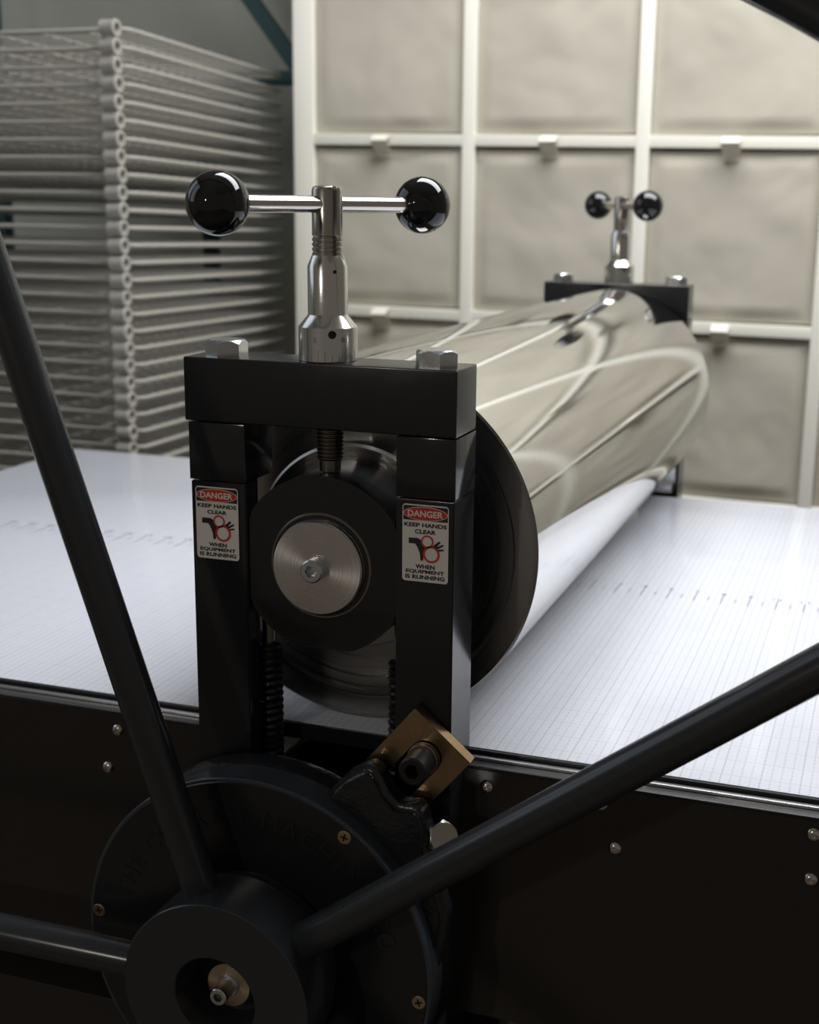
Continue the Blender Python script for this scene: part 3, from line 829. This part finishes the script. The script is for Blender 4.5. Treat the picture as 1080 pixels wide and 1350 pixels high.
for ch, dg_ in (('T', 162.5), ('H', 155.0), ('E', 147.5), ('C', 136.5), ('O', 128.5), ('N', 120.5), ('R', 111.8), ('A', 103.2), ('D', 95.2), ('M', 81.5), ('A', 73.3), ('C', 65.3), ('H', 57.5), ('I', 51.0), ('N', 44.0), ('E', 37.2), ('C', 25.5), ('O', 17.5)):
    ring_char(ch, dg_)
for ch, dg_ in (('W', -24.0),): ring_char(ch, dg_)
for dg_ in (55.6, 115, 175, -2.3-2, -65, -125):
    a = math.radians(dg_); c = GC+Vector((math.cos(a), 0, math.sin(a)))*0.1203; c.y = YG-0.0010
    bm = bmesh.new()
    add_lathe(bm, c, (0, -1, 0), [(-0.0004, 0.0047), (0.0002, 0.0047), (0.0005, 0.0043), (0.0005, 0)], 28)
    for k in (0, 1):
        th = 0.35+k*PI/2+a; d1 = Vector((math.cos(th), 0, math.sin(th))); d2 = Vector((-d1.z, 0, d1.x))
        q = [c+Vector((0, -0.00062, 0))+d1*s1*0.0027+d2*s2*0.00062 for s1, s2 in ((-1, -1), (1, -1), (1, 1), (-1, 1))]
        f_ = bm.faces.new([bm.verts.new(p) for p in q]); f_.material_index = 1
    obj('cover_screw', bm, [m_screw, m_dark], gear, smooth=0.5)
# chrome hex bolt at the right of the ear
bm = bmesh.new(); add_hex_head(bm, (0.0925, -0.0175, -0.0375), (0.70, -0.60, 0.38), 0.0120, 0.0090, spin=0.3)
obj('hex_bolt', bm, m_spin, gear, label='bright hex bolt head')

# --- yellow chromate clamp plate with slot, and its bolt
P0 = Vector((0.0734, 0, 0.0477)); P1 = Vector((0.1117, 0, 0.0155)); dl = Vector((-0.637, 0, -0.771)); dw = (P1-P0).normalized()
Wd = (P1-P0).length
def pp(s, t_): q = P0+dw*(s*Wd)+dl*t_; return (q.x, q.z)
pts = [pp(0, 0), pp(1, 0), pp(1, 0.095), pp(0.72, 0.095)]
hw_ = 0.0112/Wd; cs = 0.53
arc = []
for i in range(13):
    a = PI*i/12
    arc.append(pp(cs+hw_*math.cos(a), 0.0200-0.0112*math.sin(a)))
pts = [pp(0, 0), pp(1, 0), pp(1, 0.095), pp(cs+hw_, 0.095)]+arc+[pp(cs-hw_, 0.095), pp(0, 0.095)]
bm = prism(pts[::-1], -0.0112, -0.0018, 0.0)
plate = obj('clamp_plate', bm, m_brass, press, smooth=0.4, label='yellow zinc plated slotted plate')
sc = P0+dw*(cs*Wd)+dl*0.0205
bm = bmesh.new()
add_lathe(bm, (sc.x, -0.004, sc.z), (0, -1, 0), [(0, 0.0108), (0.0086, 0.0108), (0.0088, 0.0100), (0.0094, 0.0100), (0.0096, 0.0106), (0.0130, 0.0106), (0.0135, 0.0100)], 40)
obj('washer', bm, m_thread, plate)
socket_bolt('socket_bolt', (sc.x, -0.0175, sc.z), (0, -1, 0), 0.0094, 0.0190, m_darkbolt, plate, label='black socket head bolt')

# --- spoked hand wheel
YW = -0.0765; SA = [36.5+72*i for i in range(5)]
HY0, HY1 = -0.101, -0.057
bm = bmesh.new(); RH = 0.0658; rh = 0.0285
add_lathe(bm, (GC.x, HY0, GC.z), (0, 1, 0), [(0.012, 0.0), (0.032, 0.0), (0.032, rh-0.002), (0.001, rh), (0, rh+0.0008), (0, RH-0.0007), (0.0007, RH), (0.043, RH), (0.044, RH-0.001), (0.044, 0.010)][1:], 128)
wheel = obj('wheel_hub', bm, m_wheel, press, origin=(GC.x, HY0, GC.z), smooth=0.5, label='thick round hub of the spoked hand wheel')
obj('hub_shaft', lathe((GC.x, HY1-0.002, GC.z), (0, 1, 0), [(0, 0.046), (0.014, 0.046)], 64), m_dark, wheel)
for dg_ in SA:
    a = math.radians(dg_); d = Vector((math.cos(a), 0, math.sin(a)))
    c = GC+d*0.0600; c.y = YW
    obj('spoke', lathe(c, d, [(0, 0.0110), (0.0035, 0.0121), (0.612, 0.0121)], 40), m_wheel, wheel)
pts = [(GC.x+0.6745*math.cos(2*PI*i/180), YW, GC.z+0.6745*math.sin(2*PI*i/180)) for i in range(180)]
obj('rim', tube(pts, 0.0100, 20, closed=True), m_wheel, wheel, label='outer rim of the hand wheel')
# shaft end in the hub bore: stub, washer, socket bolt
wc = Vector((-0.0300, -0.079, -0.1345))
obj('shaft_stub', lathe((wc.x, HY0+0.033, wc.z), (0, -1, 0), [(0, 0.0125), (0.010, 0.0125)], 40), m_thread, wheel)
bm = lathe((wc.x, wc.y+0.001, wc.z), (0, -1, 0), [(0, 0.0155), (0.0022, 0.0155), (0.0026, 0.0150), (0.0026, 0)], 64)
obj('washer', bm, m_washer, wheel, origin=(wc.x, wc.y, wc.z), label='golden turned washer')
bm = lathe((wc.x, wc.y-0.0016, wc.z), (0, -1, 0), [(0, 0.0074), (0.0015, 0.0074), (0.0018, 0.0070), (0.0018, 0)], 32)
obj('spring_washer', bm, m_zinc, wheel)
socket_bolt('socket_bolt', (wc.x, wc.y-0.0034, wc.z), (0, -1, 0), 0.0060, 0.0135, m_zinc, wheel)
